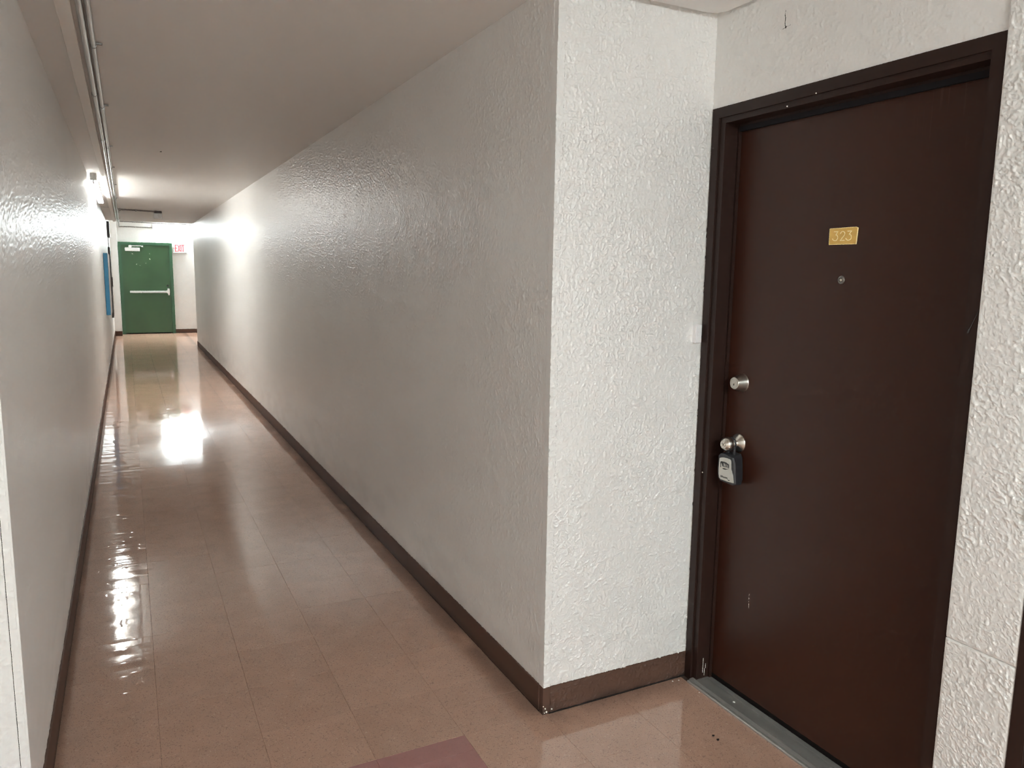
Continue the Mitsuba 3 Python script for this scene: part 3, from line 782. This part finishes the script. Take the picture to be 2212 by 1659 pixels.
part(k_, 'rail', bx(0.331, 0.85, YE - 0.052, YE - 0.020, 0.958, 0.994), 'm_galv_dark')
hd = Polygon([(-0.020, 0.080), (0.020, 0.080), (0.024, 0.045), (0.028, 0.0), (0.024, -0.03), (0.020, -0.078), (-0.008, -0.078), (-0.014, -0.04), (-0.042, -0.022), (-0.042, 0.026), (-0.018, 0.045)]).buffer(-0.004).buffer(0.004)
part(k_, 'latch_head', put(extrude(hd, 0.065), frame_of('end', [0.880, YE - 0.020, 0.978])), 'm_closer')
part('door_2', 'lock_hole', put(lathe([(0, 0), (0.024, 0), (0.023, 0.004), (0, 0.005)], 24), frame_of('end', [0.870, YE - 0.020, 1.118])), 'm_black')
for x, z_, w, h, rot in [(0.160, 1.843, 0.028, 0.010, -15), (0.515, 1.852, 0.010, 0.010, 0), (0.516, 1.731, 0.012, 0.020, 10), (0.235, 1.610, 0.010, 0.020, -20), (0.304, 1.581, 0.011, 0.009, 0), (0.433, 1.634, 0.018, 0.009, 10)]:
    el = trimesh.creation.cylinder(radius=1, height=1, sections=9)
    el.apply_scale([w / 1.6, h / 1.6, 0.0012])
    el.apply_transform(trimesh.transformations.rotation_matrix(math.radians(rot), [0, 0, 1]))
    part('door_2', 'bare_patch', put(el, frame_of('end', [x, YE - 0.0205, z_])), 'm_chip')

# ------------------------------------------------------------------ EXIT sign
EX = 'exit_sign'
tag(EX, 'white EXIT sign with red letters and a small arrow, right of the green door', 'sign')
part(EX, 'case', cbx(1.022, 1.312, YE - 0.040, YE - 0.0005, 1.900, 2.095, 0.004), 'm_white_plastic')
part(EX, 'lower_trim', cbx(1.020, 1.314, YE - 0.046, YE - 0.0005, 1.888, 1.899, 0.002), 'm_fixture')
em = frame_of('end', [1.070, YE - 0.040, 1.925])
w_, hL, st = 0.042, 0.146, 0.014
LET = {'E': [[(w_, 0), (0, 0), (0, hL), (w_, hL)], [(0, hL / 2), (w_ * 0.8, hL / 2)]], 'X': [[(0, 0), (w_, hL)], [(0, hL), (w_, 0)]], 'I': [[(0, 0), (0, hL)]], 'T': [[(w_ / 2, 0), (w_ / 2, hL)], [(0, hL), (w_, hL)]]}
ox = 0.0
for ch, adv in (('E', 0.060), ('X', 0.064), ('I', 0.021), ('T', 0.05)):
    shp = unary_union([LineString(l).buffer(st / 2, cap_style='square', join_style='mitre') for l in LET[ch]])
    part(EX, 'letter', put(extrude(shp, 0.0025), em @ trimesh.transformations.translation_matrix([ox, 0, 0])), 'm_red')
    ox += adv
part(EX, 'arrow', put(extrude(LineString([(-0.016, 0.095), (-0.036, 0.073), (-0.016, 0.051)]).buffer(0.004), 0.002), em), 'm_red')

# ------------------------------------------------------------------ boxes on the far left wall
BC = 'blue_cabinet'
tag(BC, 'tall shallow blue cabinet with a pale front, hung on the far left wall', 'cabinet')
part(BC, 'body', cbx(XL + 0.0026, XL + 0.056, 12.5, 13.6, 0.835, 1.725, 0.004), 'm_blue')
part(BC, 'front_panel', cbx(XL + 0.0565, XL + 0.063, 12.51, 13.59, 0.828, 1.72, 0.002), 'm_panel')
DP = 'electrical_panel'
tag(DP, 'dark brown electrical panel on the left wall just before the far pier', 'electrical panel')
part(DP, 'body', cbx(XL + 0.0045, XL + 0.034, 16.45, 17.25, 0.57, 1.905, 0.004), 'm_darkbrown')
part(DP, 'latch', cbx(XL + 0.030, XL + 0.052, 16.47, 16.60, 1.16, 1.34, 0.004), 'm_darkbrown')
part(DP, 'pipe', rod((XL + 0.014, 16.6, 1.90), (XL + 0.014, 16.6, 2.09), 0.006, 10), 'm_galv_dark')
JB = 'junction_box'
tag(JB, 'small black junction box near the ceiling, above the dark electrical panel', 'junction box')
part(JB, 'body', cbx(XL + 0.0045, XL + 0.040, 16.45, 16.8, 2.085, 2.385, 0.004), 'm_black')
part(JB, 'cover', cbx(XL + 0.0405, XL + 0.046, 16.46, 16.79, 2.095, 2.375, 0.002), 'm_darkbrown')
